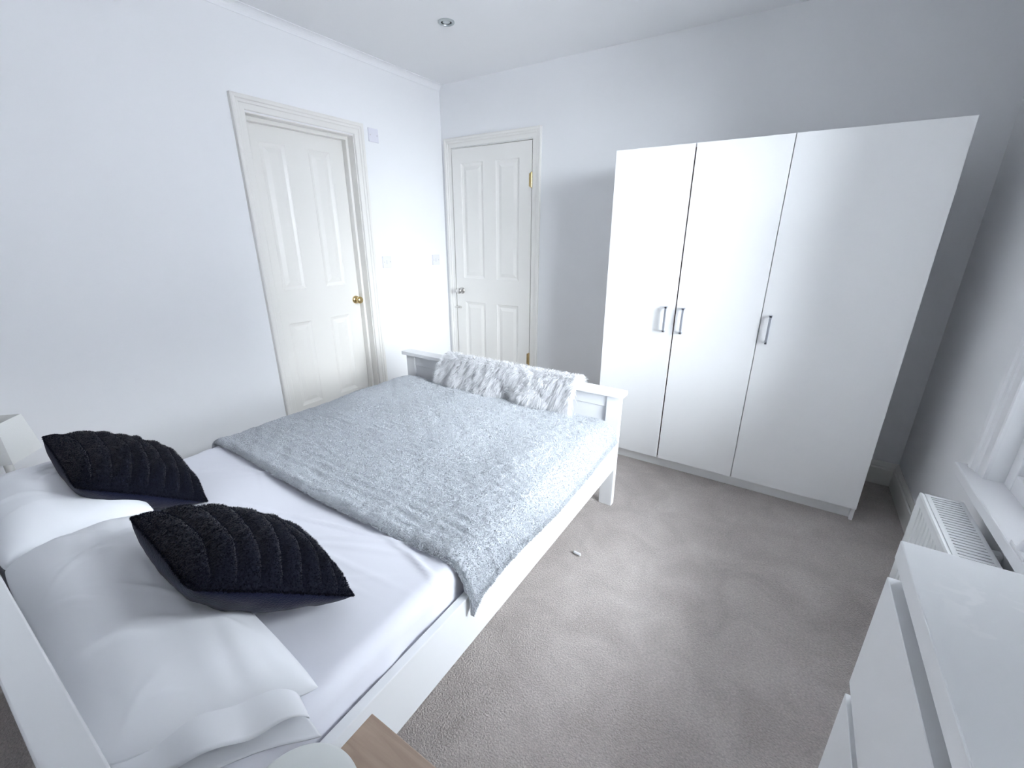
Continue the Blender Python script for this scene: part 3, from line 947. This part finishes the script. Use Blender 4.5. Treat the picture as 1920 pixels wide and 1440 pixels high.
# loose open end of its pillowcase, hanging past the filling
n1, n2 = 80, 16
a = np.linspace(-1, 1, n1)[:, None]; b = np.linspace(0, 1, n2)[None]
for (zb_, zt_, reach, drop_, ph_) in ((0.540, 0.045, 0.060, 0.026, 2.0), (0.503, 0.004, 0.080, 0.006, 4.0)):
    FL = np.zeros((n1, n2, 3))
    FL[:, :, 0] = 1.885 + 0.090 * a + reach * b + 0.010 * np.sin(a * 3 + ph_) * b - 0.035 * (1 - a ** 2) * (1 - b)
    FL[:, :, 1] = -2.890 + a * (0.122 + 0.004 * b) - 0.012 * b
    lift = zt_ * np.sqrt(np.clip(1 - a ** 2, 0, 1)) * (1 - 0.5 * b) + 0.008 * np.sin(a * 7 + ph_) * b * (1 if zt_ > 0.01 else 0.2)
    FL[:, :, 2] = np.maximum(zb_ + lift - drop_ * b ** 2, 0.498)
    fo = grid_obj('case_hem', FL, 'pillow', p1)
    sol = fo.modifiers.new('thickness', 'SOLIDIFY'); sol.thickness = 0.003

Mp = frame_from((0.830, -2.850, 0.560), (1.0, 0.03, 0.02), (0.0, 0.10, 1.0))
bed_pillow('bed_pillow', 'white pillow on the far side of the bed under the farther navy cushion', Mp, 0.58, 0.335, 0.21, 9, MESH_TOP)


def plush_cushion(name, label, M, w, d, t, seed):
    U, V, X, Y, h = pillow_grid(w, d, t, 150, 0.05, 0.58, seed)
    k = np.clip(h / (t / 2), 0, 1)
    # channels sewn across the show face
    nrib = 8.0
    ph = (U * 0.5 + 0.5) * nrib + 0.25 * V ** 2
    groove = np.abs(np.sin(np.pi * ph)) ** 0.6
    soft = 0.006 * value_noise(U * 1.2, V * 1.2, seed, 3)
    rib = (0.026 * (groove - 1)) * np.clip(k * 1.6, 0, 1)
    top = np.stack([X, Y, h + rib + soft * k], -1)
    bot = np.stack([X, Y, -h * 0.85 + soft * k], -1)
    root = empty(name, M.translation, label, 'cushion', 'navy plush cushions on the bed')
    Wt = pts_to(M, top.reshape(-1, 3)).reshape(top.shape); Wb = pts_to(M, bot.reshape(-1, 3)).reshape(bot.shape)
    grid_obj('ribbed_face', Wt, 'navy', root)
    ob = grid_obj('plain_back', Wb[::-1], 'navy_back', root)
    # short plush nap on the face and along the seam
    r = np.random.default_rng(seed)
    n = 26000
    iu = r.integers(0, 149, n); iv = r.integers(0, 149, n)
    iu[:2500] = r.choice([0, 148], 2500); iv[2500:5000] = r.choice([0, 148], 2500)
    dU = np.gradient(Wt, axis=0); dV = np.gradient(Wt, axis=1)
    Nn = np.cross(dU, dV); Nn /= np.linalg.norm(Nn, axis=2, keepdims=True) + 1e-9
    P = Wt[iu, iv] + dU[iu, iv] * r.uniform(0, 1, n)[:, None] + dV[iu, iv] * r.uniform(0, 1, n)[:, None]
    D = Nn[iu, iv] + 0.45 * r.normal(size=(n, 3))
    strands('plush_nap', P, D, r.uniform(0.003, 0.006, n), np.full(n, 0.0013), 'navy_pile', root, 0.2, 2)
    return root


def cushion_frame(L, R, e2, d):
    L, R, e2 = Vector(L), Vector(R), Vector(e2)
    e1 = (R - L).normalized(); e2 = (e2 - e1 * e2.dot(e1)).normalized()
    return frame_from((L + R) / 2 + e2 * d / 2, e1, e1.cross(e2)), (R - L).length


Mc, wc = cushion_frame((1.850, -2.850, 0.790), (1.885, -2.545, 0.535), (-0.40, 0.03, -0.02), 0.405)
plush_cushion('plush_cushion', 'navy ribbed plush cushion nearest the camera, on the front pillow', Mc, wc, 0.405, 0.20, 3)
Mc, wc = cushion_frame((1.085, -2.835, 0.722), (1.075, -2.530, 0.495), (-0.38, 0.03, 0.04), 0.400)
plush_cushion('plush_cushion', 'navy ribbed plush cushion farther from the camera, on the wall-side pillow', Mc, wc, 0.400, 0.20, 4)

# ------------------------------------------------------------------ bedside table, right, with a small lamp
ns_ = empty('bedside_table', (2.31, -2.88, 0), 'bedside table with oak veneer top and white body next to the camera', 'bedside table')
NX0, NX1, NY0, NY1, NZ = 2.108, 2.52, -3.08, -2.697, 0.50
MB().box(NX0, NX1, NY0, NY1, NZ - 0.022, NZ, 0.0015).build('table_top', 'oak', ns_)
mb = MB()
mb.box(NX0 + 0.004, NX0 + 0.022, NY0 + 0.004, NY1 - 0.004, 0.0, NZ - 0.022).box(NX1 - 0.022, NX1 - 0.004, NY0 + 0.004, NY1 - 0.004, 0.0, NZ - 0.022)
mb.box(NX0 + 0.022, NX1 - 0.022, NY0 + 0.004, NY0 + 0.016, 0.03, NZ - 0.022).box(NX0 + 0.022, NX1 - 0.022, NY0 + 0.016, NY1 - 0.02, 0.03, 0.05)
mb.box(NX0 + 0.022, NX1 - 0.022, NY0 + 0.016, NY1 - 0.02, 0.26, 0.276)
mb.build('table_body', 'bed', ns_)
dr = MB().box(NX0 + 0.024, NX1 - 0.024, NY1 - 0.022, NY1 - 0.004, 0.28, NZ - 0.026, 0.001).build('drawer', 'oak', ns_)
MB().lathe([(0.002, 0.0), (0.006, 0.0), (0.006, 0.012), (0.013, 0.018), (0.012, 0.024), (0.002, 0.026)], ((NX0 + NX1) / 2, NY1 - 0.004, 0.375), 'Y', 16).build('drawer_knob', 'nickel', dr, smooth=True, angle=50)

lp = empty('table_lamp', (2.240, -2.905, NZ), 'small off-white round lamp on the oak bedside table', 'lamp')
MB().lathe([(0.001, 0.0), (0.060, 0.0), (0.062, 0.008), (0.030, 0.016), (0.016, 0.030), (0.016, 0.075), (0.001, 0.076)], (2.240, -2.905, NZ + 0.0005), 'Z', 32, False).build('lamp_base', 'lampbody', lp, smooth=True, angle=40)
MB().lathe([(0.096, 0.060), (0.098, 0.064), (0.0775, 0.192), (0.0755, 0.198), (0.071, 0.2015), (0.050, 0.2035), (0.001, 0.2045)], (2.240, -2.905, NZ), 'Z', 56, False).build('lamp_shade', 'lampbody', lp, smooth=True, angle=60)

# bedside table, far side, mostly hidden by the pillows, with its tapered square lamp
bt = empty('bedside_table', (0.26, -2.88, 0), 'bedside table on the far side of the bed behind the pillows', 'bedside table')
MB().box(0.06, 0.46, -3.08, -2.70, 0.398, 0.42, 0.0015).build('table_top', 'oak', bt)
mb = MB()
mb.box(0.064, 0.082, -3.076, -2.704, 0, 0.398).box(0.438, 0.456, -3.076, -2.704, 0, 0.398).box(0.082, 0.438, -3.076, -3.06, 0.03, 0.398).box(0.082, 0.438, -3.06, -2.72, 0.03, 0.05)
mb.build('table_body', 'bed', bt)
MB().box(0.084, 0.436, -2.722, -2.704, 0.20, 0.394, 0.001).build('drawer', 'oak', bt)
l2 = empty('table_lamp', (0.235, -2.862, 0.42), 'off-white tapered square lampshade at the left edge behind the pillow', 'lamp')
cx_, cy_ = 0.235, -2.862
mb = MB().lathe([(0.001, 0), (0.055, 0), (0.055, 0.010), (0.014, 0.018), (0.012, 0.17), (0.001, 0.17)], (cx_, cy_, 0.4205), 'Z', 24, False)
mb.build('lamp_base', 'lampbody', l2, smooth=True, angle=40)
sh = []
for (r_, z_) in ((0.105, 0.575), (0.082, 0.727), (0.078, 0.727), (0.101, 0.575)):
    sh += [(cx_ + r_ * math.cos(math.radians(90 * k + 2)), cy_ + r_ * math.sin(math.radians(90 * k + 2)), z_) for k in range(4)]
fs_ = [(r_ * 4 + k, r_ * 4 + (k + 1) % 4, ((r_ + 1) % 4) * 4 + (k + 1) % 4, ((r_ + 1) % 4) * 4 + k) for r_ in range(4) for k in range(4)]
MB().add(sh, fs_).build('lamp_shade', 'shade', l2)

# ------------------------------------------------------------------ chest of drawers
CX0, CX1, CY0, CY1, CZ = 2.834, 3.314, -3.156, -2.356, 1.00
ch = empty('chest_of_drawers', ((CX0 + CX1) / 2, (CY0 + CY1) / 2, 0), 'white four-drawer chest of drawers with plain fronts beside the camera', 'chest of drawers')
MB().box(CX0, CX1, CY0, CY1, CZ - 0.030, CZ, 0.0015).build('chest_top', 'chest', ch)
for (y0, y1) in ((CY0, CY0 + 0.018), (CY1 - 0.018, CY1)):
    MB().box(CX0 + 0.018, CX1, y0, y1, 0.0, CZ - 0.030, 0.001).build('side_panel', 'chest', ch)
MB().box(CX1 - 0.006, CX1 - 0.002, CY0 + 0.018, CY1 - 0.018, 0.02, CZ - 0.030).build('back_panel', 'chest', ch)
MB().box(CX0 + 0.030, CX0 + 0.046, CY0 + 0.018, CY1 - 0.018, 0.0, 0.06).build('plinth', 'chest', ch)
pitch = 0.2285
for k in range(4):
    zt = 0.938 - k * pitch
    zb = zt - 0.204
    # drawer front with a finger recess bevelled into its top edge
    prof = [(CX0, zb), (CX0, zt - 0.001), (CX0 + 0.001, zt), (CX0 + 0.0175, zt), (CX0 + 0.018, zb)]
    mb = MB(); m = len(prof)
    mb.add([(px, yy, pz) for yy in (CY0, CY1) for (px, pz) in prof],
           [(i, (i + 1) % m, m + (i + 1) % m, m + i) for i in range(m)] + [tuple(range(m)), tuple(range(m, 2 * m))])
    d_ = mb.build('drawer_front', 'chest', ch)
    mb = MB()
    mb.box(CX0 + 0.0185, CX0 + 0.034, CY0 + 0.0185, CY1 - 0.0185, zb + 0.004, zt - 0.004)
    mb.build('drawer_box', 'chest', d_)

# ------------------------------------------------------------------ radiator under the window
RX0, RX1, RY0, RY1, RZ0, RZ1 = 3.178, 3.285, -2.20, -1.110, 0.13, 0.505
ra = empty('radiator', ((RX0 + RX1) / 2, (RY0 + RY1) / 2, RZ0), 'white double panel radiator with top grille under the window', 'radiator')


def flute_panel(xf, sgn, name):
    """pressed panel with vertical flutes, closed at the back"""
    pit = 0.0333
    n = int((RY1 - RY0 - 0.03) / pit)
    ys_ = [RY0]
    offs = [0.0]
    y = RY0 + 0.015
    for k in range(n):
        for (q, o_) in ((0.10, 0.0), (0.25, -0.006), (0.62, -0.006), (0.77, 0.0)):
            ys_.append(y + q * pit); offs.append(o_)
        y += pit
    ys_.append(RY1); offs.append(0.0)
    zs_ = [(RZ0, 0), (RZ0 + 0.025, 0), (RZ0 + 0.04, 1), (RZ1 - 0.045, 1), (RZ1 - 0.03, 0), (RZ1 - 0.006, 0), (RZ1 - 0.002, -0.4)]
    A = np.array([[(xf + sgn * (-(o_) * w_ if w_ >= 0 else 0.002), y_, z_) for y_, o_ in zip(ys_, offs)] for (z_, w_) in zs_])
    o = grid_obj(name, A, 'radiator', ra, smooth=False)
    s = o.modifiers.new('thickness', 'SOLIDIFY'); s.thickness = 0.012; s.offset = 1 if sgn > 0 else 1
    return o


flute_panel(RX0, 1, 'front_panel')
MB().box(RX1 - 0.012, RX1, RY0, RY1, RZ0, RZ1 - 0.004, 0.003).build('back_panel', 'radiator', ra)
for (y0, y1) in ((RY0 - 0.003, RY0 + 0.004), (RY1 - 0.004, RY1 + 0.003)):
    MB().box(RX0 + 0.006, RX1 - 0.004, y0, y1, RZ0 + 0.01, RZ1, 0.002).build('side_cover', 'radiator', ra)
mb = MB()
mb.box(RX0 + 0.002, RX0 + 0.016, RY0, RY1, RZ1 - 0.006, RZ1 + 0.002, 0.001).box(RX1 - 0.014, RX1 - 0.002, RY0, RY1, RZ1 - 0.006, RZ1 + 0.002, 0.001)
y = RY0 + 0.004
while y < RY1 - 0.006:
    mb.box(RX0 + 0.014, RX1 - 0.012, y, y + 0.0115, RZ1 - 0.004, RZ1 + 0.001)
    y += 0.0170
gr = mb.build('top_grille', 'radiator', ra)
gr['kind'] = 'stuff'
mb = MB()
mb.tube([(RX0 + 0.05, RY1 + 0.001, RZ0 + 0.03), (RX0 + 0.05, RY1 + 0.045, RZ0 + 0.03), (RX0 + 0.05, RY1 + 0.045, 0.0)], 0.0075, 10)
mb.lathe([(0.001, 0), (0.016, 0.0), (0.016, 0.05), (0.001, 0.052)], (RX0 + 0.05, RY1 + 0.045, RZ0 + 0.02), 'Z', 16)
mb.build('valve', 'nickel', ra, smooth=True, angle=40)
for yy in (RY0 + 0.2, RY1 - 0.2):
    MB().box(RX1 - 0.002, W - 0.0005, yy - 0.015, yy + 0.015, RZ0 + 0.05, RZ1 - 0.05).build('wall_bracket', 'radiator', ra)

# ------------------------------------------------------------------ electrical plates, spotlight
PLATES = [(-0.714, 2.029, 'blank white switch plate high beside the top of the brass-knobbed door'),
          (-0.692, 1.182, 'white switch plate at knob height beside the brass-knobbed door'),
          (-0.146, 1.173, 'white switch plate close to the room corner')]
for (py, pz, lab) in PLATES:
    r = empty('switch_plate', (0, py, pz), lab, 'switch', 'white wall plates')
    MB().box(0.0, 0.009, py - 0.043, py + 0.043, pz - 0.043, pz + 0.043, 0.003).build('face_plate', 'plastic', r)
    if pz < 1.5:
        MB().box(0.008, 0.0125, py - 0.007, py + 0.007, pz - 0.014, pz + 0.014, 0.0015).build('rocker', 'plastic', r)
    for s in (-1, 1):
        MB().lathe([(0.001, 0.009), (0.004, 0.009), (0.0035, 0.0102), (0.001, 0.0102)], (0.0, py + s * 0.030, pz), 'X', 12, False).build('screw', 'nickel', r)

SPX, SPY = 0.773, -0.80
sp = empty('ceiling_spotlight', (SPX, SPY, H), 'small round recessed ceiling spotlight, switched off', 'ceiling light')
MB().lathe([(0.030, -0.001), (0.032, -0.007), (0.040, -0.008), (0.045, -0.004), (0.045, 0.0)], (SPX, SPY, H), 'Z', 40, False).build('bezel', 'spot', sp, smooth=True, angle=50)
MB().lathe([(0.001, -0.0008), (0.031, -0.0008), (0.031, -0.0016), (0.001, -0.0016)], (SPX, SPY, H), 'Z', 32, False).build('reflector', 'dark', sp)
MB().lathe([(0.001, -0.0065), (0.015, -0.006), (0.021, -0.003), (0.021, -0.001)], (SPX, SPY, H), 'Z', 32, False).build('lens', 'bulb', sp, smooth=True)

# ------------------------------------------------------------------ small things
cp = empty('plastic_stub', (2.036, -1.528, 0), 'tiny white plastic stub lying on the carpet beside the bed', 'litter')
mb = MB()
mb.tube([(2.021, -1.528, 0.0082), (2.053, -1.530, 0.0082)], 0.0065, 12)
mb.build('tube', 'upvc', cp, smooth=True, angle=40)
mb = MB(); mb.tube([(2.018, -1.5279, 0.0082), (2.0212, -1.528, 0.0082)], 0.0055, 12)
mb.build('end_cap', 'spot', cp, smooth=True, angle=40)

SZ = WIN_Z0 + 0.006
st = empty('plastic_stand', (3.33, -1.50, SZ), 'white plastic stand with arched feet on the window sill', 'stand')
mb = MB()
mb.box(3.285, 3.300, -1.545, -1.455, SZ, SZ + 0.012, 0.002)
mb.tube([(3.2925, -1.50, SZ + 0.008), (3.315, -1.50, SZ + 0.09), (3.345, -1.50, SZ + 0.20)], 0.012, 10)
mb.build('front_foot', 'upvc', st, smooth=True, angle=40)
mb = MB()
mb.tube([(3.318, -1.50, SZ + 0.085), (3.345, -1.50, SZ + 0.075), (3.372, -1.50, SZ + 0.085), (3.396, -1.50, SZ + 0.005)], 0.009, 10)
mb.build('rear_foot', 'upvc', st, smooth=True, angle=40)
mb = MB().box(3.335, 3.349, -1.56, -1.44, SZ + 0.18, SZ + 0.33, 0.004)
mb.build('plate', 'upvc', st)

bl = empty('cloth_bundle', (3.34, -1.61, SZ), 'crumpled blue cloth bundle at the end of the window sill', 'cloth')
n = 40
th = np.linspace(0, 2 * np.pi, n)[:, None]; ph = np.linspace(0.02, np.pi - 0.02, 26)[None]
rr_ = 1 + 0.16 * value_noise(np.cos(th) * 1.2 + 0 * ph, np.sin(th) * 1.2 + np.cos(ph), 8, 3)
P = np.stack([3.335 + 0.05 * rr_ * np.cos(th) * np.sin(ph), -1.635 + 0.07 * rr_ * np.sin(th) * np.sin(ph), SZ + 0.048 + 0.05 * rr_ * np.cos(ph)], -1)
P[:, :, 2] = np.maximum(P[:, :, 2], SZ + 0.001)
P[-1] = P[0]
grid_obj('cloth', P, 'blue', bl)
